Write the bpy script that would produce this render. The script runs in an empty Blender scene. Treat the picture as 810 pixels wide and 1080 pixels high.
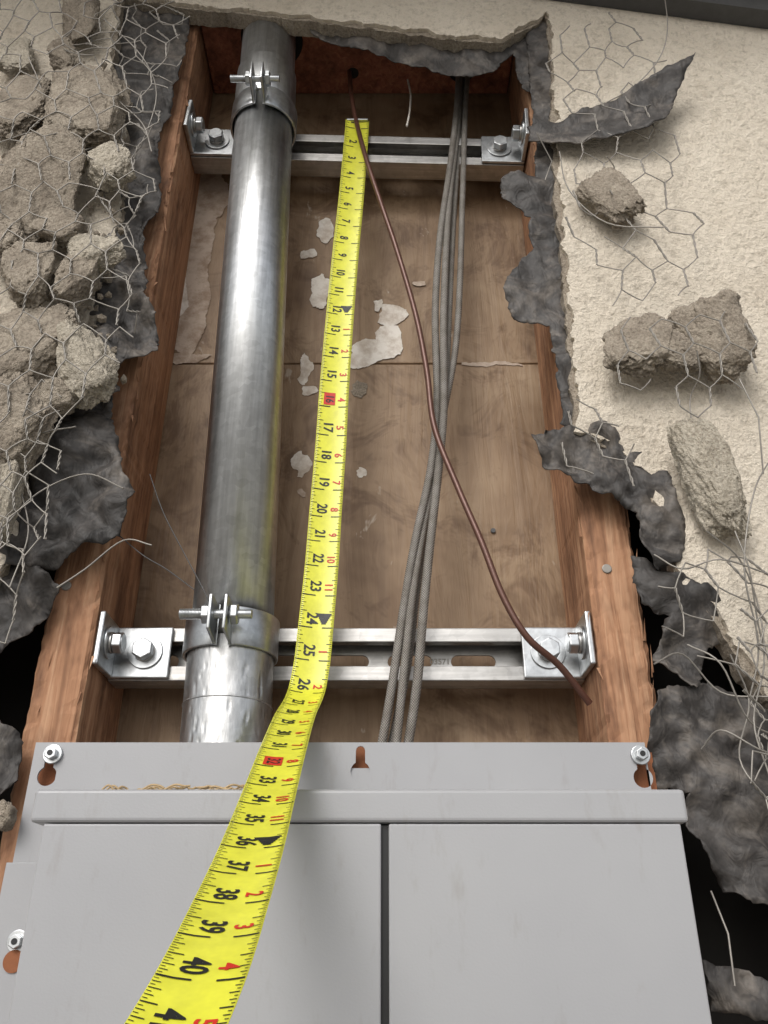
import bpy, bmesh, math, random
from mathutils import Vector, noise, Matrix
from mathutils.geometry import delaunay_2d_cdt
random.seed(7)
scene=bpy.context.scene
IN=0.0254
# ---------------- survey: photo trace -> point on the wall-parallel plane at depth y (metres) -------------
PITCH=math.radians(27.9); CAMY=-0.576; F=870.0
cp,sp=math.cos(PITCH),math.sin(PITCH)
def W(px,py,y=0.0):
    u=(px-405)/F; v=(540-py)/F
    dy=cp-sp*v; dz=sp+cp*v
    t=(y-CAMY)/dy
    return Vector((u*t,y,dz*t))
def XZ(px,py,y=0.0):
    p=W(px,py,y); return (p.x,p.z)

# ---------------- materials ----------------
def mat(name,build):
    m=bpy.data.materials.new(name); m.use_nodes=True
    nt=m.node_tree; b=nt.nodes['Principled BSDF']
    build(nt,b); return m
def N(nt,t,**k):
    n=nt.nodes.new(t)
    for a,v in k.items():
        if a in n.inputs: n.inputs[a].default_value=v
        else: setattr(n,a,v)
    return n
def coords(nt,scale=(1,1,1),rot=(0,0,0)):
    tc=N(nt,'ShaderNodeTexCoord'); mp=N(nt,'ShaderNodeMapping')
    mp.inputs['Scale'].default_value=scale; mp.inputs['Rotation'].default_value=rot
    nt.links.new(tc.outputs['Object'],mp.inputs['Vector']); return mp.outputs['Vector']
def noi(nt,vec,scale,detail=6,rough=.6,dist=0):
    n=N(nt,'ShaderNodeTexNoise'); n.inputs['Scale'].default_value=scale
    n.inputs['Detail'].default_value=min(detail,4); n.inputs['Roughness'].default_value=rough
    n.inputs['Distortion'].default_value=dist
    nt.links.new(vec,n.inputs['Vector']); return n.outputs['Fac']
def ramp(nt,fac,stops):
    r=N(nt,'ShaderNodeValToRGB'); e=r.color_ramp.elements
    while len(e)<len(stops): e.new(0.5)
    for i,(p,c) in enumerate(stops):
        e[i].position=p; e[i].color=(c[0],c[1],c[2],1) if hasattr(c,'__len__') else (c,c,c,1)
    nt.links.new(fac,r.inputs['Fac']); return r.outputs['Color']
def mixc(nt,fac,a,b,mode='MIX'):
    m=N(nt,'ShaderNodeMix'); m.data_type='RGBA'; m.blend_type=mode
    for s,val in ((0,fac),(6,a),(7,b)):
        if isinstance(val,bpy.types.NodeSocket): nt.links.new(val,m.inputs[s])
        else: m.inputs[s].default_value=val if s==0 else (val[0],val[1],val[2],1)
    return m.outputs[2]
def bump(nt,b,h,strength,dist,prev=None):
    n=N(nt,'ShaderNodeBump'); n.inputs['Strength'].default_value=strength; n.inputs['Distance'].default_value=dist
    nt.links.new(h,n.inputs['Height'])
    if prev is not None: nt.links.new(prev,n.inputs['Normal'])
    nt.links.new(n.outputs['Normal'],b.inputs['Normal']); return n.outputs['Normal']
def L(nt,a,b): nt.links.new(a,b)

def m_stucco(nt,b):
    v=coords(nt)
    c=ramp(nt,noi(nt,v,9,4,.7),[(.3,(.64,.56,.45)),(.7,(.78,.70,.58))])
    f=noi(nt,v,170,4,.65); c=mixc(nt,.45,c,ramp(nt,f,[(.33,(.5,.48,.45)),(.5,(1,1,1))]),'MULTIPLY')
    c=mixc(nt,.45,c,ramp(nt,noi(nt,v,22,4,.75),[(.28,(.62,.56,.5)),(.42,(1,1,1))]),'MULTIPLY')
    L(nt,c,b.inputs['Base Color']); b.inputs['Roughness'].default_value=.95
    bump(nt,b,f,.9,.0058)
M_STUCCO=mat('stucco_finish',m_stucco)
def m_mortar(a,bb):
    def f(nt,b):
        v=coords(nt)
        c=ramp(nt,noi(nt,v,40,4,.75),[(.3,a),(.7,bb)])
        g=noi(nt,v,450,3,.75); c=mixc(nt,.6,c,ramp(nt,g,[(.36,(.38,.35,.32)),(.56,(1,1,1))]),'MULTIPLY')
        L(nt,c,b.inputs['Base Color']); b.inputs['Roughness'].default_value=.97
        n1=bump(nt,b,noi(nt,v,110,4,.75),.75,.006)
        bump(nt,b,g,.7,.0014,n1)
    return f
M_MORTAR=mat('mortar_grey',m_mortar((.27,.225,.175),(.45,.39,.31)))
M_MORTAR2=mat('mortar_light',m_mortar((.42,.37,.29),(.62,.56,.46)))
def m_wood(a,bb,c3):
    def f(nt,b):
        v=coords(nt,(1,1,.06))
        g=noi(nt,v,110,4,.65,1.2)
        c=ramp(nt,g,[(.28,a),(.5,bb),(.75,c3)])
        v2=coords(nt,(1,1,.4)); k=noi(nt,v2,26,4,.75)
        c=mixc(nt,.85,c,ramp(nt,k,[(.32,(.34,.29,.26)),(.56,(1,1,1))]),'MULTIPLY')
        kn=N(nt,'ShaderNodeTexVoronoi'); kn.inputs['Scale'].default_value=9; L(nt,coords(nt,(1,1,.55)),kn.inputs['Vector'])
        c=mixc(nt,.75,c,ramp(nt,kn.outputs['Distance'],[(.04,(.16,.07,.03)),(.12,(1,1,1))]),'MULTIPLY')
        L(nt,c,b.inputs['Base Color']); b.inputs['Roughness'].default_value=.8
        bump(nt,b,g,.8,.002)
    return f
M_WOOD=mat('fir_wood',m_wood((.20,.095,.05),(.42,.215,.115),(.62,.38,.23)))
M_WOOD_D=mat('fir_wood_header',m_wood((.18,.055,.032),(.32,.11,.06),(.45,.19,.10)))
def m_board(nt,b):
    v=coords(nt); vs=coords(nt,(1,1,.12))
    c=ramp(nt,noi(nt,v,6,4,.7,.4),[(.3,(.19,.115,.062)),(.5,(.30,.20,.118)),(.72,(.41,.295,.185))])
    c=mixc(nt,.5,c,ramp(nt,noi(nt,vs,45,4,.75,.8),[(.33,(.5,.42,.34)),(.55,(1,1,1))]),'MULTIPLY')
    c=mixc(nt,.7,c,ramp(nt,noi(nt,v,17,4,.78,.8),[(.36,(.46,.37,.29)),(.5,(1,1,1))]),'MULTIPLY')
    sc=ramp(nt,noi(nt,coords(nt,(1,1,.5)),34,4,.8,.3),[(.66,(0,0,0)),(.72,(1,1,1))])
    c=mixc(nt,sc,c,(.44,.36,.28))
    L(nt,c,b.inputs['Base Color']); b.inputs['Roughness'].default_value=.6
    bump(nt,b,noi(nt,vs,50,4,.7,.8),.45,.004)
M_BOARD=mat('gypsum_back_paper',m_board)
def m_gyp(a,bb):
    def f(nt,b):
        v=coords(nt)
        L(nt,ramp(nt,noi(nt,v,60,4,.7),[(.35,a),(.6,bb)]),b.inputs['Base Color']); b.inputs['Roughness'].default_value=.9
        bump(nt,b,noi(nt,v,150,4,.7),.5,.001)
    return f
M_GYP=mat('gypsum_torn',m_gyp((.55,.47,.39),(.82,.77,.70)))
M_GYP2=mat('gypsum_scuff',m_gyp((.36,.265,.195),(.56,.46,.375)))
def m_paper(nt,b):
    v=coords(nt)
    c=ramp(nt,noi(nt,v,20,4,.75,.6),[(.32,(.020,.018,.016)),(.50,(.062,.055,.05)),(.68,(.19,.165,.14))])
    c=mixc(nt,.45,c,ramp(nt,noi(nt,v,300,3,.7),[(.35,(.45,.45,.45)),(.6,(1,1,1))]),'MULTIPLY')
    L(nt,c,b.inputs['Base Color']); b.inputs['Roughness'].default_value=.62
    bump(nt,b,noi(nt,coords(nt,(1,1,.5),(0,.5,0)),60,3,.55,1.5),.5,.005)
M_PAPER=mat('asphalt_paper',m_paper)
def m_metal(base,rl,rh,streak=(1,1,.05),sc=200,bs=.15,metal=1.0,dirt=.5):
    def f(nt,b):
        v=coords(nt); vs=coords(nt,streak)
        g=noi(nt,vs,sc,4,.6)
        vo=N(nt,'ShaderNodeTexVoronoi'); vo.inputs['Scale'].default_value=160; L(nt,v,vo.inputs['Vector'])
        bw=N(nt,'ShaderNodeRGBToBW'); L(nt,vo.outputs['Color'],bw.inputs[0])
        c=ramp(nt,g,[(.3,[x*.72 for x in base]),(.65,base)])
        c=mixc(nt,.2,c,bw.outputs[0],'MULTIPLY')
        c=mixc(nt,dirt,c,ramp(nt,noi(nt,v,22,4,.75),[(.3,(.6,.59,.57)),(.55,(1,1,1))]),'MULTIPLY')
        L(nt,c,b.inputs['Base Color']); b.inputs['Metallic'].default_value=metal
        r=ramp(nt,noi(nt,vs,35,4,.7),[(.3,rl),(.7,rh)]); L(nt,r,b.inputs['Roughness'])
        bump(nt,b,g,bs,.0006)
    return f
M_PIPE=mat('galvanized_conduit',m_metal((.74,.75,.75),.30,.50,bs=.3,dirt=.45))
M_PIPE2=mat('scuffed_conduit',m_metal((.78,.78,.77),.30,.5,(1,1,.3),210,.5,dirt=.5))
M_ZINC=mat('zinc_plate',m_metal((.70,.72,.73),.28,.45,(1,1,1),120,.08))
M_STRUT=mat('strut_steel',m_metal((.60,.585,.56),.32,.5,(.05,1,1),300,.15))
def m_panel(nt,b):
    v=coords(nt)
    c=ramp(nt,noi(nt,v,5,4,.6),[(.3,(.335,.335,.345)),(.7,(.385,.385,.39))])
    d=ramp(nt,noi(nt,coords(nt,(1,1,.3)),55,4,.8),[(.58,(1,1,1)),(.78,(.78,.74,.68))])
    c=mixc(nt,.55,c,d,'MULTIPLY')
    L(nt,c,b.inputs['Base Color']); L(nt,ramp(nt,noi(nt,v,12,4,.7),[(.3,.32),(.7,.48)]),b.inputs['Roughness'])
    bump(nt,b,noi(nt,v,700,2,.5),.14,.0004)
M_PANEL=mat('grey_enamel',m_panel)
def flat(col,rough=.6,metal=0,bs=0.0):
    def f(nt,b):
        v=coords(nt)
        c=ramp(nt,noi(nt,v,80,3,.7),[(.3,[x*.8 for x in col]),(.7,col)])
        L(nt,c,b.inputs['Base Color']); b.inputs['Roughness'].default_value=rough; b.inputs['Metallic'].default_value=metal
        if bs: bump(nt,b,noi(nt,v,400,3,.6),bs,.001)
    return f
M_YEL=mat('tape_yellow',flat((.78,.77,.06),.34))
M_BLK=mat('print_and_shade_black',flat((.012,.012,.012),.5))  # also paints the shade in the door gap and screw recesses
M_RED=mat('print_red',flat((.62,.03,.015),.5))
M_DARK=mat('painted_void_shade',flat((.012,.010,.008),.9))  # near-black colour painted in for shade inside holes and side bays
M_WIRE=mat('wire_steel',flat((.33,.305,.27),.5,.5))
M_COPPER=mat('copper_aged',flat((.13,.058,.04),.34,.25,.2))
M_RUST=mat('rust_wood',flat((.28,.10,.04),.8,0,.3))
M_STRAW=mat('straw',flat((.5,.36,.2),.8))
def m_braid(nt,b):
    tc=N(nt,'ShaderNodeTexCoord'); 
    def wv(rot):
        mp=N(nt,'ShaderNodeMapping'); mp.inputs['Rotation'].default_value=(0,rot,0); L(nt,tc.outputs['Object'],mp.inputs['Vector'])
        w=N(nt,'ShaderNodeTexWave'); w.wave_type='BANDS'; w.bands_direction='X'; w.inputs['Scale'].default_value=230; w.inputs['Distortion'].default_value=1.5
        L(nt,mp.outputs['Vector'],w.inputs['Vector']); return w.outputs['Fac']
    a=wv(math.radians(40)); c2=wv(math.radians(-40))
    m=N(nt,'ShaderNodeMath'); m.operation='MULTIPLY'; L(nt,a,m.inputs[0]); L(nt,c2,m.inputs[1])
    c=ramp(nt,m.outputs[0],[(.02,(.15,.135,.115)),(.5,(.42,.395,.36))])
    v=coords(nt); c=mixc(nt,.65,c,ramp(nt,noi(nt,v,70,4,.75),[(.3,(.45,.4,.34)),(.6,(1,1,1))]),'MULTIPLY')
    L(nt,c,b.inputs['Base Color']); b.inputs['Roughness'].default_value=.6; b.inputs['Metallic'].default_value=.25
    bump(nt,b,m.outputs[0],.5,.0009)
M_BRAID=mat('braided_jacket',m_braid)
M_GROUND=mat('concrete_ground',flat((.30,.29,.27),.9,0,.4))
M_EAVE=mat('painted_eave',flat((.40,.37,.32),.8,0,.2))
M_TRIM=mat('grey_trim',flat((.085,.085,.085),.55,.2,.1))

# ---------------- object helpers ----------------
def link(me,name,m=None,parent=None,smooth=False):
    o=bpy.data.objects.new(name,me); scene.collection.objects.link(o)
    if m is not None and not me.materials: me.materials.append(m)
    if parent: o.parent=parent
    if smooth:
        for p in me.polygons: p.use_smooth=True
    return o
def empty(name,loc=(0,0,0),rot=(0,0,0)):
    e=bpy.data.objects.new(name,None); e.empty_display_size=.02
    e.location=loc; e.rotation_euler=rot; scene.collection.objects.link(e); return e
def from_bm(bm,name,m,parent=None,smooth=False):
    me=bpy.data.meshes.new(name); bm.to_mesh(me); bm.free()
    return link(me,name,m,parent,smooth)
def bev(o,w,s=2):
    md=o.modifiers.new('bevel','BEVEL'); md.width=w; md.segments=s; md.limit_method='ANGLE'; md.angle_limit=math.radians(35); return o
def box(name,x0,x1,y0,y1,z0,z1,m,parent=None,b=0):
    bm=bmesh.new(); bmesh.ops.create_cube(bm,size=1)
    for v in bm.verts:
        v.co=Vector((x0+(x1-x0)*(v.co.x+.5),y0+(y1-y0)*(v.co.y+.5),z0+(z1-z0)*(v.co.z+.5)))
    o=from_bm(bm,name,m,parent)
    if b: bev(o,b)
    return o
def cyl(name,p0,p1,r,m,parent=None,seg=48,b=0,r2=None,cap=True):
    p0=Vector(p0);p1=Vector(p1); d=p1-p0
    bm=bmesh.new(); bmesh.ops.create_cone(bm,cap_ends=cap,segments=seg,radius1=r,radius2=r if r2 is None else r2,depth=d.length)
    q=d.to_track_quat('Z','Y'); mid=(p0+p1)/2
    for v in bm.verts: v.co=q@v.co+mid
    o=from_bm(bm,name,m,parent)
    if seg>8:
        for p in o.data.polygons:
            if len(p.vertices)==4: p.use_smooth=True
    if b: bev(o,b)
    return o
def plate(name,outer,holes,y0,y1,m,parent=None,b=0):
    """flat sheet in XZ with real holes, between depth y0 (front) and y1 (back)"""
    cu=bpy.data.curves.new(name,'CURVE'); cu.dimensions='2D'; cu.fill_mode='BOTH'; cu.extrude=abs(y1-y0)/2
    for loop in [outer]+holes:
        s=cu.splines.new('POLY'); s.points.add(len(loop)-1)
        for i,p in enumerate(loop): s.points[i].co=(p[0],p[1],0,1)
        s.use_cyclic_u=True
    t=bpy.data.objects.new('tmp',cu); scene.collection.objects.link(t)
    dg=bpy.context.evaluated_depsgraph_get(); me=bpy.data.meshes.new_from_object(t.evaluated_get(dg))
    bpy.data.objects.remove(t)
    for v in me.vertices:
        x,y,z=v.co; v.co=(x,(y0+y1)/2-z,y)
    me.materials.clear()
    for p in me.polygons: p.use_smooth=False
    return link(me,name,m,parent)
def tube(name,strands,r,m,parent=None,smooth=True,res=2):
    cu=bpy.data.curves.new(name,'CURVE'); cu.dimensions='3D'; cu.bevel_depth=r; cu.bevel_resolution=res; cu.use_fill_caps=True
    for pts in strands:
        if len(pts)>3 and smooth: pts=catmull(pts,6)
        s=cu.splines.new('POLY'); s.points.add(len(pts)-1)
        for i,p in enumerate(pts): s.points[i].co=(p[0],p[1],p[2],1)
        s.use_smooth=True
    t=bpy.data.objects.new('tmp',cu); scene.collection.objects.link(t)
    dg=bpy.context.evaluated_depsgraph_get(); me=bpy.data.meshes.new_from_object(t.evaluated_get(dg))
    bpy.data.objects.remove(t); me.materials.clear()
    return link(me,name,m,parent,True)
def catmull(P,n):
    P=[Vector(p) for p in P]; Q=[2*P[0]-P[1]]+P+[2*P[-1]-P[-2]]; out=[]
    for i in range(1,len(Q)-2):
        a,b,c,d=Q[i-1:i+3]
        for k in range(n):
            t=k/n; out.append(.5*((2*b)+(c-a)*t+(2*a-5*b+4*c-d)*t*t+(3*b-a-3*c+d)*t**3))
    out.append(P[-1]); return out
def ragged(pts,amp,seg,closed=True,seed=0.0,hard=.5):
    out=[]; n=len(pts)
    for i in range(n if closed else n-1):
        a=Vector(pts[i]); b=Vector(pts[(i+1)%n]); k=max(1,int((b-a).length/seg))
        for j in range(k):
            p=a.lerp(b,j/k); q=Vector((p.x*45+seed,p.y*45,seed))
            d=Vector((noise.fractal(q,.7,2.2,5),noise.fractal(q+Vector((9.3,4,2)),.7,2.2,5)))*amp
            d+=Vector((random.uniform(-1,1),random.uniform(-1,1)))*amp*.25*hard
            out.append((p.x+d.x,p.y+d.y))
    return out
def inside(p,poly):
    x,y=p; c=False; j=len(poly)-1
    for i in range(len(poly)):
        xi,yi=poly[i]; xj,yj=poly[j]
        if (yi>y)!=(yj>y) and x<(xj-xi)*(y-yi)/(yj-yi)+xi: c=not c
        j=i
    return c
def sheet(name,outline,spacing,yf,m,parent=None,thick=.0008,amp=.003,seg=.004):
    o2=ragged(outline,amp,seg,seed=random.random()*50)
    xs=[p[0] for p in o2]; zs=[p[1] for p in o2]
    vs=[Vector(p) for p in o2]; n=len(vs); edges=[(i,(i+1)%n) for i in range(n)]
    x=min(xs)
    while x<max(xs):
        z=min(zs)
        while z<max(zs):
            p=(x+random.uniform(-.35,.35)*spacing,z+random.uniform(-.35,.35)*spacing)
            if inside(p,o2): vs.append(Vector(p))
            z+=spacing
        x+=spacing
    r=delaunay_2d_cdt(vs,edges,[],1,1e-6)
    me=bpy.data.meshes.new(name)
    me.from_pydata([(v.x,yf(v.x,v.y),v.y) for v in r[0]],[],[tuple(f) for f in r[2]])
    o=link(me,name,m,parent,True)
    if thick:
        s=o.modifiers.new('thick','SOLIDIFY'); s.thickness=thick; s.offset=0
    return o

# ---------------- stucco wall ----------------
YS=-.026
hole_px=[(128,-6),(118,60),(135,150),(128,240),(100,330),(70,420),(30,470),(25,560),(-5,610),(-60,700),(-80,900),(-90,1200),
 (900,1200),(880,950),(850,800),(812,742),(800,728),(785,700),(760,660),(735,625),(715,612),(708,590),(705,560),(690,530),(680,500),(645,470),(606,452),(598,330),(586,200),(581,60),(577,14),
 (530,42),(470,38),(400,28),(330,20),(265,12),(200,6)]
hole=[XZ(a,b,YS) for a,b in hole_px]
hole[11]=(hole[10][0],-.62); hole[12]=(hole[13][0],-.62)
stucco=empty('stucco_wall')
big=[(-2.4,-1.5),(2.4,-1.5),(2.4,1.06),(-2.4,1.06)]
h_in=ragged(hole,.0032,.003,seed=3,hard=.9)
plate('brown_coat',big,[h_in],-.022,-.004,M_MORTAR,stucco)
cx,cz=-.03,.35
h_out=[]
for (x,z) in ragged(hole,.005,.003,seed=8,hard=.8):
    d=Vector((x-cx,(z-cz)*.5)); d.normalize(); h_out.append((x+d.x*.004,z+d.y*.004))
plate('finish_coat',big,[h_out],YS,-.0215,M_STUCCO,stucco)

# ---------------- framing ----------------
XL,XR=-.213,.155
ZT=.94
def lumber(name,x0,x1,y0,y1,z0,z1,m):
    bm=bmesh.new(); rows=[]; n=420; c=.0026
    prof=[(x0+c,y0),(x0+(x1-x0)*.3,y0),(x0+(x1-x0)*.65,y0),(x1-c,y0),(x1,y0+c),(x1,y1),(x0,y1),(x0,y0+c)]
    for k in range(n+1):
        z=z0+(z1-z0)*k/n; r=[]
        for i,(x,y) in enumerate(prof):
            j=noise.fractal(Vector((x*90,y*90,z*28)),.8,2,4)*.0010+(noise.noise(Vector((x*200,3,z*90)))*.0019 if i in (0,3,4,7) else 0)
            r.append(bm.verts.new((x-abs(j)*(.0 if y==y1 else 1)*(1 if x>(x0+x1)/2 else -1),y+abs(j)*1.2 if y<y1 else y,z)))
        rows.append(r)
    for a,b in zip(rows,rows[1:]):
        for i in range(8): bm.faces.new((a[i],a[(i+1)%8],b[(i+1)%8],b[i]))
    bm.faces.new(rows[0]); bm.faces.new(rows[-1]); bmesh.ops.recalc_face_normals(bm,faces=bm.faces[:])
    return from_bm(bm,name,m)
lumber('wood_stud',XL-.038,XL,0,.0885,-1.45,1.05,M_WOOD)
lumber('wood_stud',XR,XR+.038,0,.0885,-1.45,1.05,M_WOOD)
sb=bmesh.new()
for k in range(90):
    s=random.choice((0,1)); x=(random.choice((XL,XL-.03)) if s==0 else random.choice((XR,XR+.036)))+random.uniform(-.003,.003)
    z=random.uniform(.1,.9); l=random.uniform(.006,.022); w=random.uniform(.0005,.0013); d=random.uniform(.001,.005); dx=random.uniform(-.003,.003)
    a=sb.verts.new((x-w,.0004,z)); b=sb.verts.new((x+w,.0004,z)); c=sb.verts.new((x+dx,-d,z+l*random.choice((-1,1)))); e=sb.verts.new((x,.002,z))
    sb.faces.new((a,b,c)); sb.faces.new((a,c,e)); sb.faces.new((b,e,c))
from_bm(sb,'wood_splinters',M_WOOD)
hd=empty('wood_top_plate')
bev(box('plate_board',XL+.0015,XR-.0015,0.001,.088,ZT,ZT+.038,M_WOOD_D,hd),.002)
for (hx,hy,hr) in ((W(488,90,.06).x,.055,.017),(W(372,88,.06).x,.06,.007),(-.131,.018,.036)):
    cyl('hole_shade_disc',(hx,hy,ZT-.0004),(hx,hy,ZT+.004),hr,M_DARK,hd,32)  # solid dark disc, paints the shade inside a hole
bd=empty('interior_wallboard')
zs=W(400,383,.089).z
box('lower_board',XL-.5,XR+.5,.0895,.102,-1.45,zs-.0008,M_BOARD,bd,.0012)
box('upper_board',XL-.5,XR+.5,.0900,.102,zs+.0008,1.05,M_BOARD,bd,.0012)
box('bay_shade_panel',XL-.5,XL-.04,.08,.088,-1.4,1.04,M_DARK,bd)  # dark panels added to paint the neighbouring bays' shade, no real lining
box('bay_shade_panel',XR+.04,XR+.5,.08,.088,-1.4,1.04,M_DARK,bd)
def blob(px,py,w,h,m,i):
    c=W(px,py,.0885); k=W(px+w/2,py,.0885).x-c.x; hh=abs(W(px,py-h/2,.0885).z-c.z); pts=[]
    s=i*7.3
    for a in range(14):
        t=a/14*math.tau; r=1+.6*noise.noise(Vector((math.cos(t)*1.2+s,math.sin(t)*1.2,s)))
        pts.append((c.x+k*r*math.cos(t),c.z+hh*r*math.sin(t)))
    sheet('torn_patch',pts,.012,lambda x,z:.0889-.0004*noise.noise(Vector((x*80,z*80,1)))-i*.00001,m,bd,0,.003,.0016)
for i,(a,b,w,h,m) in enumerate([(213,245,34,140,M_GYP2),(204,330,40,80,M_GYP2),(228,205,26,50,M_GYP2),(194,378,44,12,M_GYP2),(343,243,18,24,M_GYP),(336,308,22,44,M_GYP),(322,390,13,32,M_GYP),
    (412,333,28,24,M_GYP),(390,372,54,24,M_GYP),(410,358,26,32,M_GYP),(376,382,24,14,M_GYP),(317,490,19,26,M_GYP),(381,498,8,12,M_GYP),(380,409,17,16,M_MORTAR),(324,268,14,8,M_GYP),(192,310,14,50,M_GYP),
    (440,300,14,5,M_GYP2),(520,384,60,4,M_GYP2),(325,412,18,7,M_GYP),(400,320,9,12,M_GYP),(352,330,6,14,M_GYP),(318,520,10,8,M_GYP2),(206,205,14,30,M_GYP2)]): blob(a,b,w,h,m,i)
for a,b in ((520,560),(545,300)):
    c=W(a,b,.089); cyl('nail_head',c,c+Vector((0,-.0015,0)),.0022,M_TRIM,bd,16)
for a,b in ((70,618),(640,600)):
    c=W(a,b,0)
    g=empty('stud_nail'); cyl('head',c+Vector((0,.004,0)),c+Vector((0,-.001,0)),.0038,M_WIRE,g,18,.0006); cyl('shank',c,c+Vector((0,.02,0)),.0018,M_WIRE,g,10)

# ---------------- strut channels with brackets ----------------
def bolt(g,c,d,r,washer=0,h=None):
    c=Vector(c); d=Vector(d).normalized(); h=h or r*.85
    if washer:
        cyl('washer',c,c+d*.0018,washer,M_ZINC,g,40,.0004); c=c+d*.0018
        cyl('lock_washer',c,c+d*.002,r*.95,M_STRUT,g,32,.0003); c=c+d*.002
    cyl('bolt_head',c,c+d*h,r,M_ZINC,g,6,.0009)
    cyl('bolt_face',c+d*(h-.0003),c+d*(h+.0004),r*.78,M_ZINC,g,24)
SW=.0205; SD=.0206
def strut(loc,rot,xl,xr,flip=0):
    g=empty('strut_channel',loc,rot)
    for s in (1,-1):
        prof=[(.007,s*.0105),(0,s*.0105),(0,s*SW),(SD,s*SW)]
        bm=bmesh.new(); A=[bm.verts.new((xl,y,z)) for y,z in prof]; B=[bm.verts.new((xr,y,z)) for y,z in prof]
        for i in range(3): bm.faces.new((A[i],B[i],B[i+1],A[i+1]))
        o=from_bm(bm,'channel_lip',M_STRUT,g)
        md=o.modifiers.new('s','SOLIDIFY'); md.thickness=.0022; md.offset=0
        bev(o,.0007)
    holes=[]; x=xl+.03
    while x<xr-.04:
        hl=.0125; r=.0055; pts=[]
        for k in range(9):
            t=-math.pi/2+math.pi*k/8; pts.append((x+hl+r*math.cos(t),r*math.sin(t)))
        for k in range(9):
            t=math.pi/2+math.pi*k/8; pts.append((x-hl+r*math.cos(t),r*math.sin(t)))
        holes.append(pts); x+=.0508
    plate('slotted_back',[(xl,-SW),(xr,-SW),(xr,SW),(xl,SW)],holes,SD-.0011,SD+.0011,M_STRUT,g)
    for s,xe in ((-1,xl),(1,xr)):
        a,b=(xe,xe+.047) if s<0 else (xe-.047,xe)
        bev(box('bracket_face',a,b,-.0052,-.0013,-.0205,.0205,M_ZINC,g),.0012)
        e0,e1=(xe,xe+.0045) if s<0 else (xe-.0045,xe)
        bev(box('bracket_leg',e0,e1,-.041,-.0054,-.0205,.0205,M_ZINC,g),.0012)
        xm=(a+b)/2+s*-.004
        bolt(g,(xm,-.0053,0),(0,-1,0),.0085,.0135)
        bolt(g,(e1 if s<0 else e0,-.024,.001),(-s,0,0),.0085,.0125)
    return g
lo=W(369,690,.045); 
strut((0,.045,lo.z),(0,0,0),XL+.0006,XR-.0006)
up=W(374,157,.045)
strut((-.029,.045,up.z),(0,math.radians(2.2),0),-.1835,.1835)

# ---------------- conduit ----------------
cd=empty('steel_conduit')
CY=.0125; R=.0305
zl=lo.z
b0=Vector((-.1135,CY,zl)); b1=Vector((-.129,CY,up.z)); dr=(b1-b0)/(b1.z-b0.z)
pt=lambda z:b0+dr*(z-b0.z)
def ring_pipe(z0,z1,r,m,n=1):
    return cyl('pipe',pt(z0),pt(z1),r,m,cd,96)
ring_pipe(zl-.006,1.04,R,M_PIPE)
bm=bmesh.new(); rows=[]; nz,na=90,180
for k in range(nz+1):
    z=zl-.0055-.155*k/nz; c=pt(z); row=[]
    for i in range(na):
        t=math.tau*i/na; q=Vector((math.cos(t)*5,math.sin(t)*5,z*90))
        r=R+.0010+.00010*noise.fractal(q,.7,2.3,3)-(.0005 if noise.noise(Vector((math.cos(t)*13,math.sin(t)*13,z*95)))>.46 else 0)
        row.append(bm.verts.new((c.x+r*math.cos(t),c.y+r*math.sin(t),z)))
    rows.append(row)
for a,b in zip(rows,rows[1:]):
    for i in range(na): bm.faces.new((a[i],b[i],b[(i+1)%na],a[(i+1)%na]))
from_bm(bm,'scuffed_end',M_PIPE2,cd,True)
cyl('coupling_edge',pt(zl-.050),pt(zl-.0512),R+.0016,M_PIPE2,cd,96,.0004)
cyl('coupling',pt(up.z+.012),pt(up.z+.075),R+.0022,M_PIPE,cd,96,.001)

def clamp(z):
    c=pt(z); g=empty('pipe_clamp',c)
    bm=bmesh.new(); n=64; r=R+.0032; gap=math.radians(9)
    A=[];B=[]
    for i in range(n+1):
        t=-math.pi/2+gap+(math.tau-2*gap)*i/n
        x,y=r*math.cos(t),r*math.sin(t)
        A.append(bm.verts.new((x,y,-.0145))); B.append(bm.verts.new((x,y,.0145)))
    for i in range(n): bm.faces.new((A[i],A[i+1],B[i+1],B[i]))
    for q,sx in ((0,1),(n,-1)):
        x=A[q].co.x
        pa=bm.verts.new((x,-r-.028,-.0125)); pb=bm.verts.new((x,-r-.028,.0125))
        bm.faces.new((A[q],B[q],pb,pa) if q else (A[q],pa,pb,B[q]))
    o=from_bm(bm,'clamp_band',M_ZINC,g,True)
    md=o.modifiers.new('s','SOLIDIFY'); md.thickness=.0024; md.offset=0; bev(o,.0008)
    y=-r-.016
    cyl('clamp_bolt',(-.028,y,.002),(.022,y,.002),.0032,M_ZINC,g,24,.0004)
    for k in range(22): cyl('thread',(-.028+k*.001,y,.002),(-.0275+k*.001,y,.002),.0037,M_ZINC,g,16)
    cyl('nut',(-.0125,y,.002),(-.0075,y,.002),.0072,M_ZINC,g,6,.0007)
    cyl('hex_head',(.0075,y,.002),(.0125,y,.002),.0078,M_ZINC,g,6,.0008)
    return g
clamp(zl); clamp(up.z)

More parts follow.
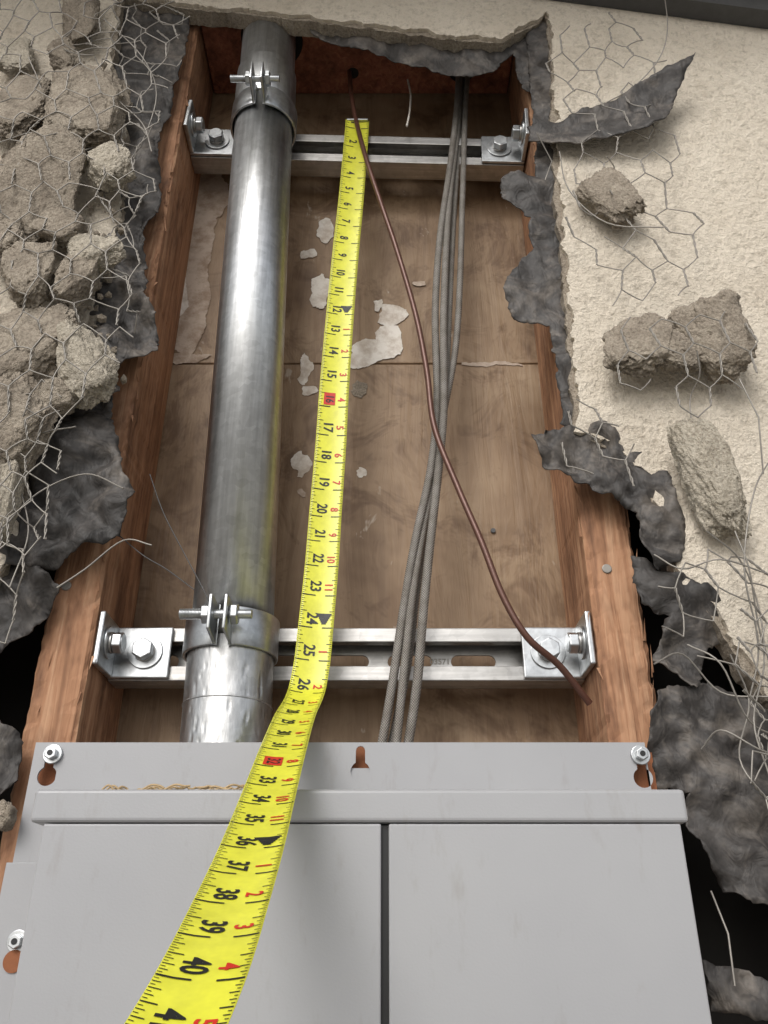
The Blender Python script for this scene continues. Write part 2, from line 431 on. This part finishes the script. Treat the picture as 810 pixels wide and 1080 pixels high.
# ---------------- cables ----------------
def path(l,ys):
    n=len(l)
    out=[]
    for i,(a,b) in enumerate(l):
        t=i/(n-1)*(len(ys)-1); k=min(int(t),len(ys)-2); y=ys[k]+(ys[k+1]-ys[k])*(t-k)
        out.append(W(a,b,y))
    return out
tube('braided_cable',[path([(484,60),(482,110),(474,180),(464,250),(459,330),(461,420),(455,490),(438,570),(426,640),(414,720),(401,795)],[.055,.03,.03,.02,.02])],.0034,M_BRAID,res=5)
tube('braided_cable',[path([(495,60),(491,110),(488,200),(485,300),(480,370),(467,440),(453,520),(441,610),(430,700),(411,795)],[.055,.035,.036,.03,.028])],.0031,M_BRAID,res=5)
tube('braided_cable',[path([(488,62),(483,130),(473,220),(468,330),(468,430),(462,500),(453,580),(446,650),(440,720),(429,795)],[.06,.03,.024,.014,.018])],.0035,M_BRAID,res=5)
tube('braided_cable',[path([(491,60),(486,130),(479,220),(474,320),(470,400),(463,470),(448,550),(436,620),(428,690),(417,795)],[.06,.04,.034,.022,.012])],.0031,M_BRAID,res=5)
tube('copper_ground_wire',[path([(368,70),(372,110),(384,160),(402,215),(418,262),(438,330),(450,390),(458,450),(482,512),(508,572),(530,628),(556,672),(590,702),(622,742)],[.06,.02,.02,.015,.0,-.005,.02])],.0026,M_COPPER,res=5)
tube('hook_wire',[path([(430,84),(433,100),(432,118),(429,133)],[.05,.03])],.0011,M_GYP)
tube('loose_wire',[path([(158,500),(172,540),(195,585),(216,625),(228,655)],[.0,-.02])],.0004,M_TRIM)
tube('loose_wire',[path([(120,560),(150,585),(175,600),(205,622)],[-.01,-.02])],.0004,M_TRIM)

# ---------------- tape measure ----------------
tp=empty('tape_measure')
ctrl=[(0.6,377,128,.036),(2,375,155,.032),(5.6,370,214,.030),(8.3,365,262,.028),(12.4,358,340,.025),(15.6,352,418,.02),(17.3,349,468,.018),(20,343,545,.014),(22.1,339,600,.01),(24.0,333,662,.004),(25.1,329,700,.001),(26,323,731,-.006),
 (28.3,311,757,-.052),(31,299,791,-.108),(33,287,829,-.150),(36,266,895,-.217),(38.1,243,957,-.265),(40,211,1035,-.31)]
S=[c[0] for c in ctrl]; P=[W(c[1],c[2],c[3]) for c in ctrl]
S+=[42,44.]; P+=[P[-1]+Vector((-.004,-.045,-.026)),P[-1]+Vector((-.007,-.085,-.055))]
def tpos(s):
    i=0
    while i<len(S)-2 and s>S[i+1]: i+=1
    t=(s-S[i])/(S[i+1]-S[i])
    b=P[i]; c=P[i+1]
    a=P[i-1] if i>0 else 2*P[0]-P[1]; d=P[i+2] if i+2<len(P) else 2*P[-1]-P[-2]
    sa=S[i-1] if i>0 else S[0]-(S[1]-S[0]); sd=S[i+2] if i+2<len(S) else S[-1]+(S[-1]-S[-2])
    h=S[i+1]-S[i]; m1=(c-a)/(S[i+1]-sa)*h; m2=(d-b)/(sd-S[i])*h
    return (2*t**3-3*t*t+1)*b+(t**3-2*t*t+t)*m1+(-2*t**3+3*t*t)*c+(t**3-t*t)*m2
TW=.0130
def tmap(s,w,off=0):
    s=max(S[0],min(S[-1],s))
    p=tpos(s); T=(tpos(min(S[-1],s+.05))-tpos(max(S[0],s-.05))).normalized()
    tw=math.radians(8 if s<24 else 8-min(1,(s-24)/6)*4)
    ref=Vector((math.cos(tw),math.sin(tw)*.6,0)); r=(ref-T*ref.dot(T)).normalized(); n=T.cross(r)
    return p+r*w+n*(9*w*w+off)
bm=bmesh.new(); prev=None; s=S[0]
while s<=S[-1]+1e-6:
    row=[bm.verts.new(tmap(s,-TW+2*TW*k/10)) for k in range(11)]
    if prev:
        for k in range(10): bm.faces.new((prev[k],row[k],row[k+1],prev[k+1]))
    prev=row; s+=.1
o=from_bm(bm,'blade',M_YEL,tp,True); md=o.modifiers.new('s','SOLIDIFY'); md.thickness=.00025; md.offset=-1
bmk=bmesh.new(); bmr=bmesh.new(); OFF=.00028
def quad(bm,s0,s1,w0,w1):
    n=max(1,int(abs(w1-w0)/.004)); 
    for k in range(n):
        a=w0+(w1-w0)*k/n; b=w0+(w1-w0)*(k+1)/n
        bm.faces.new([bm.verts.new(tmap(q,w,OFF)) for q,w in ((s0,a),(s1,a),(s1,b),(s0,b))])
for i in range(10,16*44):
    s=i/16
    if i%16==0: l=.0105;th=.016
    elif i%8==0: l=.0052;th=.010
    elif i%4==0: l=.0040;th=.008
    elif i%2==0: l=.0029;th=.007
    else: l=.0018;th=.006
    quad(bmk,s-th,s+th,-TW+.0003,-TW+l); quad(bmk,s-th,s+th,TW-.0003,TW-l*.8)
fontcache={}
def textmesh(t):
    if t in fontcache: return fontcache[t]
    cu=bpy.data.curves.new('t','FONT'); cu.body=t; cu.size=1; cu.offset=.022; cu.align_x='CENTER'; cu.align_y='CENTER'; cu.resolution_u=3
    ob=bpy.data.objects.new('t',cu); scene.collection.objects.link(ob)
    dg=bpy.context.evaluated_depsgraph_get(); me=bpy.data.meshes.new_from_object(ob.evaluated_get(dg)); bpy.data.objects.remove(ob)
    d=([v.co.copy() for v in me.vertices],[tuple(p.vertices) for p in me.polygons]); fontcache[t]=d; return d
def put(bm,t,s,w,size,sx=1.0):
    vs,fs=textmesh(t); V=[bm.verts.new(tmap(s+v.x*size*sx/IN,w+v.y*size,OFF+.00005)) for v in vs]
    for f in fs:
        try: bm.faces.new([V[k] for k in f])
        except ValueError: pass
for i in range(1,44):
    if i%12==0:
        for q in range(6):
            h=.0055*(1-q/6)+.0012
            quad(bmk,i-.44+q*.055,i-.44+(q+1)*.055,.0055-h*.8,.0055+h*.8)
        put(bmk,str(i),i-.27,-.0035,.0118,.8)
    elif i%16==0:
        quad(bmr,i-.52,i-.06,-.0085,.0015); 
        put(bmk,str(i),i-.28,-.0035,.0100,.8)
        if i>12: put(bmr,str(i%12),i-.27,.0065,.0088,.9)
    else:
        put(bmk,str(i),i-.29,-.0035,.0115,.8)
        if i>12: put(bmr,str(i%12),i-.27,.0065,.0085,.9)
from_bm(bmk,'black_print',M_BLK,tp); from_bm(bmr,'red_print',M_RED,tp)
h0=tmap(S[0],0)
bev(box('end_hook',h0.x-.012,h0.x+.012,h0.y-.003,h0.y+.006,h0.z-.001,h0.z+.0015,M_ZINC,tp),.0006)
e=P[-1]; cs=box('case',e.x-.022,e.x+.022,e.y-.055,e.y+.02,e.z-.085,e.z-.012,M_BLK,tp); bev(cs,.014,5)
cs2=box('case_band',e.x-.0225,e.x+.0225,e.y-.045,e.y+.010,e.z-.070,e.z-.030,M_YEL,tp); bev(cs2,.01,4)
box('case_mouth',e.x-.016,e.x+.016,e.y-.004,e.y+.02,e.z-.02,e.z+.001,M_BLK,tp,.003)
# part number stamped on the lower channel back
sb=bmesh.new(); vs,fs=textmesh('03571'); c=W(464,698,.064)
V=[sb.verts.new((c.x+v.x*.0065,.0641,c.z+v.y*.0065)) for v in vs]
for f in fs: sb.faces.new([V[k] for k in f])
sn=from_bm(sb,'stamped_number',M_WIRE,bpy.data.objects['strut_channel'])
sn.matrix_parent_inverse=Matrix.Translation(-Vector((0,.045,lo.z)))

# ---------------- electrical panel ----------------
pn=empty('electrical_panel')
YF=-.030
fx0,ftop=XZ(38,783,YF); fx1=XZ(680,785,YF)[0]
def keyhole(px,py,s=1):
    c=W(px,py,YF); r1=.0062*s; r2=.0030*s
    pts=[]
    for k in range(19):
        t=math.radians(120+300*k/18); pts.append((c.x+r1*math.cos(t),c.z-.002+r1*math.sin(t)))
    pts.append((c.x+r2,c.z+.011)); 
    for k in range(1,6):
        t=math.pi*k/6; pts.append((c.x+r2*math.cos(t),c.z+.011+r2*math.sin(t)))
    pts.append((c.x-r2,c.z+.011)); return pts
keys=[(50,815),(380,810),(678,817)]
plate('mounting_flange',[(fx0,-.56),(fx1,-.56),(fx1,ftop),(fx0,ftop)],[keyhole(*k) for k in keys],YF,YF+.0016,M_PANEL,pn)
for k in keys:
    c=W(k[0],k[1],YF); box('wood_behind',c.x-.011,c.x+.011,YF+.010,YF+.028,c.z-.014,c.z+.016,M_RUST,pn)
z9=XZ(20,910,YF)[1]
bev(box('lower_flange',fx0-.003,fx0+.04,YF-.0022,YF-.0006,-.56,z9,M_PANEL,pn),.0004)
for (a,b) in ((55,795),(676,796),(18,993)):
    c=W(a,b,YF-.0025)
    cyl('screw_washer',c+Vector((0,.003,0)),c,.0062,M_ZINC,pn,28,.0004)
    cyl('screw_head',c,c+Vector((0,-.0042,0)),.0042,M_ZINC,pn,6,.0006)
    cyl('recess_shade_disc',c+Vector((0,-.004,0)),c+Vector((0,-.0046,0)),.0018,M_BLK,pn,12)  # black disc on the head, recess shade done in colour
c=W(14,1014,YF-.003); cyl('slot_brown_disc',c+Vector((0,.0012,0)),c+Vector((0,-.0001,0)),.006,M_RUST,pn,24)  # rust-brown disc for the keyhole slot
box('box_body',fx0+.016,fx1-.016,YF+.0018,.088,-.55,ftop-.016,M_PANEL,pn)
YL=-.100
lx0,lt=XZ(37,832,YL); lx1=XZ(722,834,YL)[0]; lb=XZ(400,867,YL)[1]
DX0,DX1=lx0+.0075,lx1-.0045
bev(box('hood_lip',lx0,lx1,YL,YF-.0005,lb,lt,M_PANEL,pn),.0022,3)
bev(box('cover_body',DX0+.001,DX1-.001,YL+.008,YF-.003,-.54,lb-.0002,M_PANEL,pn),.002,3)
gx0=XZ(402,900,YL+.003)[0]; gx1=XZ(410,900,YL+.003)[0]
bev(box('left_door',DX0,gx0,YL+.0015,YL+.0075,-.53,lb-.0006,M_PANEL,pn),.0010,3)
bev(box('right_door',gx1,DX1,YL+.0015,YL+.0075,-.53,lb-.0006,M_PANEL,pn),.0010,3)
box('door_gap_shade',gx0-.001,gx1+.001,YL+.0050,YL+.0079,-.53,lb-.002,M_BLK,pn)  # black strip painting the shade between the two doors
st=[]
for k in range(46):
    x=XZ(random.uniform(112,262),830,-.07)[0]; y=random.uniform(-.095,-.055); z=lt+.001
    a=random.uniform(-.5,.5); l=random.uniform(.006,.02)
    st.append([Vector((x,y,z)),Vector((x+l*.4,y+a*l*.3,z+random.uniform(.001,.004))),Vector((x+l*.8,y+a*l,z+random.uniform(.0,.003))),Vector((x+l,y+a*l,z+random.uniform(0,.002)))])
tube('wood_fibres',st,.0006,M_STRAW)

# ---------------- asphalt paper ----------------
def crumple(base,amp,sc=22,seed=0,tilt=0,zr=0):
    def f(x,z):
        q=Vector((x*sc+seed,z*sc,seed))
        n=noise.noise(q)+.55*abs(noise.noise(q*2.3))*2-.4+.10*noise.noise(q*5)
        r=abs(noise.noise(Vector((x*sc*.6,z*sc*1.2,seed+5))))
        k=abs(noise.noise(Vector((x*sc*1.3+z*sc,z*sc*.4,seed+9))))
        return base+amp*(n-.9*r-.9*k)+tilt*(z-zr)
    return f
papers=[
 ([(318,28),(330,14),(400,20),(470,24),(540,22),(556,14),(566,60),(562,100),(548,95),(540,60),(520,78),(500,84),(470,80),(440,74),(400,62),(365,52),(335,42)],-.008,.005),
 ([(552,14),(580,14),(588,200),(600,330),(608,458),(592,450),(585,380),(575,350),(560,345),(535,330),(530,300),(545,280),(560,268),(556,235),(530,210),(524,195),(550,185),(566,190),(560,120)],-.010,.007),
 ([(560,465),(590,455),(625,448),(660,468),(700,505),(722,560),(718,595),(690,605),(672,580),(668,545),(640,520),(600,508),(572,495)],-.020,.013),
 ([(662,590),(700,605),(745,625),(775,665),(745,690),(725,735),(690,700),(700,655),(672,640)],-.016,.013),
 ([(690,735),(700,725),(750,720),(800,752),(860,800),(860,950),(800,955),(760,945),(735,900),(722,870),(720,835),(690,830),(680,800),(678,760)],-.014,.012),
 ([(738,1015),(775,1020),(860,1045),(860,1085),(750,1065)],-.02,.010),
 ([(118,190),(150,240),(160,320),(168,375),(140,388),(108,405),(85,370),(105,300),(95,250)],-.012,.012),
 ([(25,450),(75,438),(120,445),(126,480),(141,520),(130,570),(95,582),(60,602),(0,606),(0,540),(30,500)],-.018,.013),
 ([(-30,600),(40,600),(68,622),(40,660),(0,690),(-50,700)],-.012,.010),
 ([(138,0),(200,2),(196,60),(182,110),(168,170),(150,190),(130,150),(122,80),(120,20)],-.008,.008),
 ([(-40,755),(18,768),(25,790),(20,830),(-5,850),(-40,860)],-.014,.008),
 ([(130,160),(165,150),(172,210),(150,260),(128,240)],-.012,.010),
 ([(700,640),(760,650),(800,720),(850,760),(850,700),(780,640)],-.010,.008),
 ([(60,430),(105,400),(128,410),(118,450),(70,455)],-.010,.010),
 ([(700,560),(726,600),(760,640),(740,650),(706,625),(692,590)],-.006,.008),
]
for i,(o,b,a) in enumerate(papers):
    sheet('tar_paper',[XZ(p[0],p[1],b) for p in o],.004,crumple(b,a,24,i*3.7),M_PAPER,None,.0009,.0042,.0024)
def flap(x,z):
    c=W(640,110,-.05); u=(x-c.x)/.08
    return -.036-.012*u-.25*abs(z-c.z-.01*u)+.004*noise.noise(Vector((x*60,z*60,2)))+.0012*noise.noise(Vector((x*160,z*160,2)))
sheet('tar_paper',[XZ(p[0],p[1],-.05) for p in [(560,112),(600,108),(650,98),(690,80),(730,69),(718,92),(702,124),(682,136),(650,138),(620,143),(578,138),(562,126)]],.004,flap,M_PAPER,None,.0012,.003,.0025)

# ---------------- stucco chunks ----------------
def chunk(px,py,w,h,y=-.045,th=.026,m=M_MORTAR,seed=0,ang=0,boxy=.75):
    rnd=random.Random(seed); c=W(px,py,y)
    hw=(W(px+w/2,py,y).x-c.x)*1.04; hh=(W(px,py-h/2,y).z-c.z)*1.04
    bm=bmesh.new(); 
    for k in range(18):
        v=Vector((rnd.uniform(-1,1),rnd.uniform(-1,1),rnd.uniform(-1,1)))
        mx=max(abs(v.x),abs(v.y),abs(v.z)); sph=v.normalized(); bx=v/mx
        v=sph.lerp(bx,boxy*rnd.uniform(.3,1))
        v.y=max(-.8,min(.8,v.y*1.5)); bm.verts.new(v)
    r=bmesh.ops.convex_hull(bm,input=bm.verts[:]); 
    dead=list({g for g in r['geom_interior']+r['geom_unused'] if isinstance(g,bmesh.types.BMVert)})
    if dead: bmesh.ops.delete(bm,geom=dead,context='VERTS')
    for _ in range(5):
        bmesh.ops.subdivide_edges(bm,edges=bm.edges[:],cuts=1,use_grid_fill=True)
        if _ in (1,2,3): bmesh.ops.smooth_vert(bm,verts=bm.verts[:],factor=.4,use_axis_x=True,use_axis_y=True,use_axis_z=True)
    bmesh.ops.recalc_face_normals(bm,faces=bm.faces[:]); bm.normal_update()
    q0=Vector((seed*3.1,seed*1.7,seed)); ca,sa=math.cos(ang),math.sin(ang)
    moves=[]
    for v in bm.verts:
        q=v.co*1.8+q0
        front=v.co.y<-.5
        d=(.13 if not front else .06)*noise.fractal(q,.45,2.3,7)
        p2=noise.noise(q*4)
        if p2>.3: d-=.13*(p2-.3)*2
        moves.append(v.co+v.normal*d)
    for v,p in zip(bm.verts,moves):
        p=Vector((p.x*hw,p.y*th/2,p.z*hh))
        v.co=Vector((c.x+p.x*ca-p.z*sa,c.y+p.y+p.x*.12*math.sin(seed*2.1)+p.z*.16*math.cos(seed*1.3),c.z+p.x*sa+p.z*ca))
    return from_bm(bm,'stucco_chunk',m,None,True)
CH=[(85,20,44,56,-.04,.03,0,.2),(92,115,80,90,-.048,.03,0,.1),(22,112,70,70,-.044,.026,0,0),(117,176,48,44,-.052,.03,1,.3),(40,198,104,98,-.05,.03,0,-.1),
 (100,262,56,42,-.05,.026,1,.5),(38,288,62,70,-.055,.034,0,.2),(80,298,42,56,-.05,.03,0,-.2),(30,372,104,90,-.05,.03,0,0),(92,380,60,78,-.052,.026,1,.2),
 (12,455,70,116,-.052,.03,0,-.2),(8,252,46,56,-.05,.03,0,.3),(62,243,56,38,-.05,.026,0,-.3),(4,530,30,86,-.045,.026,1,0),(4,860,26,30,-.04,.02,0,0),
 (45,345,50,40,-.046,.026,1,0),(20,60,48,40,-.040,.018,1,.1),(66,170,44,40,-.046,.02,0,0),(70,60,34,26,-.040,.018,0,.4),(56,420,40,30,-.048,.022,0,.4),
 (641,204,50,64,-.042,.024,0,.5),(674,362,72,66,-.05,.026,0,-.2),(714,368,56,44,-.048,.022,0,.1),(754,354,76,72,-.05,.028,0,.3),(749,505,60,116,-.048,.028,1,.35)]
for i,(a,b,w,h,y,th,k,an) in enumerate(CH):
    chunk(a,b,w,h,y,th,M_MORTAR2 if k else M_MORTAR,i+3,an)
cr=bmesh.new()
for k in range(160):
    a,b=random.uniform(-20,130),random.uniform(60,430)
    c=W(a,b,random.uniform(-.036,-.028)); r=random.uniform(.001,.005)
    q=bmesh.ops.create_icosphere(cr,subdivisions=1,radius=r)
    for v in q['verts']: v.co=v.co*random.uniform(.55,1.25)+c
from_bm(cr,'mortar_crumbs',M_MORTAR)

# ---------------- chicken wire ----------------
def chicken(region_px,y,amp,seed,cell=.0215,drop=.05,rot=0.0):
    poly=[XZ(p[0],p[1],y) for p in region_px]
    xs=[p[0] for p in poly]; zs=[p[1] for p in poly]
    cx,cz=sum(xs)/len(xs),sum(zs)/len(zs); a=cell; ca,sa=math.cos(rot),math.sin(rot)
    rnd=random.Random(seed); nodes={}
    def nd(p):
        k=(round(p[0]*5000),round(p[1]*5000))
        if k not in nodes:
            q=Vector((p[0]*14+seed,p[1]*14,seed)); n=noise.noise_vector(q)*amp; q2=q*3.1; n+=noise.noise_vector(q2)*amp*.4
            n2=Vector((rnd.uniform(-1,1),rnd.uniform(-1,1),rnd.uniform(-1,1)))*.0022
            x=cx+p[0]*ca-p[1]*sa; z=cz+p[0]*sa+p[1]*ca
            nodes[k]=(Vector((x+n.x*.9+n2.x,y-abs(n.y)*1.0+n2.y,z+n.z*.9+n2.z)),(x,z))
        return nodes[k]
    plain=[];tw=[]
    wd=a*math.sqrt(3)*.5
    R_=int(max(max(xs)-min(xs),max(zs)-min(zs))/a)+3
    for i in range(-R_,R_+1):
        for j in range(-R_,R_+1):
            ox=(i+(j%2)*.5)*wd*2*.62; oz=j*a*1.22
            top=(ox,oz+a*.36); bot=(ox,oz-a*.36)
            A=nd(top);B=nd(bot)
            if inside(A[1],poly) and inside(B[1],poly) and rnd.random()>drop: tw.append((A[0],B[0]))
            for s in (-1,1):
                C=nd((ox+s*wd*.62,oz+a*1.22-a*.36))
                if inside(A[1],poly) and inside(C[1],poly) and rnd.random()>drop: plain.append((A[0],C[0]))
    st=[]
    for A,B in plain:
        m_=(A+B)/2+Vector((rnd.uniform(-1,1),rnd.uniform(-1,1),rnd.uniform(-1,1)))*.0014
        st.append([A,A.lerp(m_,.6),B.lerp(m_,.6),B])
    for A,B in tw:
        d=(B-A); l=d.length
        if l<1e-5: continue
        d.normalize(); e1=d.cross(Vector((0,1,0))); 
        if e1.length<1e-4: continue
        e1.normalize(); e2=d.cross(e1)
        for ph in (0,math.pi):
            st.append([A+d*l*k/10+(e1*math.cos(ph+k*.9)+e2*math.sin(ph+k*.9))*.0006 for k in range(11)])
    return tube('chicken_wire',st,.00055,M_WIRE,None,False,1)
chicken([(-60,-20),(140,-20),(205,20),(170,120),(165,200),(150,300),(130,390),(80,440),(60,560),(0,640),(-60,640)],-.062,.014,1,.025,.05,.2)
chicken([(60,20),(190,10),(175,140),(160,260),(150,380),(100,300),(90,120)],-.040,.022,2,.021,.15,.7)
chicken([(-40,420),(60,400),(80,470),(50,600),(10,700),(-40,700)],-.052,.018,3,.022,.1,.3)
chicken([(570,20),(640,10),(700,60),(720,180),(745,260),(720,330),(640,330),(590,250),(600,150),(575,100)],-.040,.012,4,.027,.14,.15)
chicken([(640,325),(790,315),(805,400),(745,460),(690,440),(650,400)],-.066,.006,5,.024,.06,.1)
chicken([(690,600),(760,580),(860,560),(860,900),(800,880),(765,800),(740,700),(690,650)],-.045,.020,6,.021,.08,.4)
chicken([(740,640),(860,600),(860,880),(790,860)],-.060,.024,9,.019,.1,.9)
chicken([(580,400),(650,440),(680,520),(640,520),(590,480)],-.040,.012,8,.022,.2,.3)
loose=[[(700,-10),(704,30),(695,62),(668,92),(640,108)],[(775,560),(790,600),(800,660),(812,700)],[(745,560),(780,590),(800,640),(806,700),(795,760),(812,820)],
 [(640,165),(648,178),(640,192),(646,205)],[(730,450),(728,420),(738,395),(735,370)],[(690,585),(720,600),(760,590),(812,606)],[(815,480),(795,520),(785,600),(800,680),(790,740)],
 [(780,400),(800,440),(805,500)],[(30,60),(44,100),(38,160),(28,210),(40,250)],[(0,560),(40,520),(90,500),(130,515)],[(770,690),(790,740),(780,800),(815,850)],
 [(100,60),(120,100),(150,130),(160,160)],[(750,940),(768,985),(775,1040)],[(0,150),(40,140),(80,160),(130,140)],[(60,620),(90,600),(130,570),(160,575)],[(690,700),(720,690),(760,730),(812,735)],[(590,160),(600,200),(640,235),(700,240)],[(575,190),(582,170),(566,140)],
 [(740,790),(760,770),(800,790),(830,800)],[(725,680),(760,700),(790,760),(830,780)],[(110,20),(150,60),(165,100),(150,150),(135,170)],[(10,620),(30,560),(20,500),(40,460),(80,450)]]
for i,l in enumerate(loose):
    tube('loose_wire',[[W(a,b,-.05-.012*math.sin(i+k*1.3)) for k,(a,b) in enumerate(l)]],.0006,M_WIRE)

# ---------------- eave, trim, ground ----------------
tr=empty('metal_trim')
a=W(560,-6,-.03); b=W(860,34,-.03); d=(b-a).normalized(); a2=a-d*.9; b2=b+d*1.2
bm=bmesh.new(); prof=[(-.0265,0),(-.046,0),(-.046,.012),(-.036,.014),(-.036,.09)]
A=[bm.verts.new((a2.x,y,a2.z+z)) for y,z in prof]; B=[bm.verts.new((b2.x,y,b2.z+z)) for y,z in prof]
for i in range(len(prof)-1): bm.faces.new((A[i],B[i],B[i+1],A[i+1]))
o=from_bm(bm,'drip_edge',M_TRIM,tr); md=o.modifiers.new('s','SOLIDIFY'); md.thickness=.0015
ev=empty('roof_eave')
box('soffit',-2.4,2.4,-.30,.1,1.10,1.12,M_EAVE,ev); box('fascia',-2.4,2.4,-.325,-.3005,1.06,1.24,M_EAVE,ev,.004)  # eave out of view, overhang drawn out to shade the wall top
box('ground',-60,60,-60,60,-1.56,-1.5,M_GROUND)

# ---------------- light & camera ----------------
w=bpy.data.worlds.new('World'); scene.world=w; w.use_nodes=True; nt=w.node_tree
EL,ROT=math.radians(38),math.radians(200)
sky=nt.nodes.new('ShaderNodeTexSky'); sky.sky_type='NISHITA'; sky.sun_disc=False; sky.sun_elevation=EL; sky.sun_rotation=ROT; sky.dust_density=3
hs=nt.nodes.new('ShaderNodeHueSaturation'); hs.inputs['Saturation'].default_value=.3
nt.links.new(sky.outputs['Color'],hs.inputs['Color']); bg=nt.nodes['Background']; nt.links.new(hs.outputs['Color'],bg.inputs['Color']); bg.inputs['Strength'].default_value=.15
sl=bpy.data.lights.new('sun','SUN'); sl.energy=1.3; sl.angle=math.radians(26); sl.color=(1,.985,.965)
so=bpy.data.objects.new('sun',sl); scene.collection.objects.link(so)
sd=Vector((math.sin(ROT)*math.cos(EL),math.cos(ROT)*math.cos(EL),math.sin(EL)))
so.rotation_euler=(-sd).to_track_quat('-Z','Y').to_euler(); so.location=sd*5
cam=bpy.data.cameras.new('camera'); co=bpy.data.objects.new('camera',cam); scene.collection.objects.link(co)
cam.sensor_fit='VERTICAL'; cam.sensor_height=24; cam.lens=24*F/1080; cam.clip_start=.01; cam.clip_end=300
co.location=(0,CAMY,0); co.rotation_euler=(math.pi/2+PITCH,0,0); scene.camera=co
scene.view_settings.view_transform='Standard'; scene.view_settings.look='None'; scene.view_settings.exposure=0
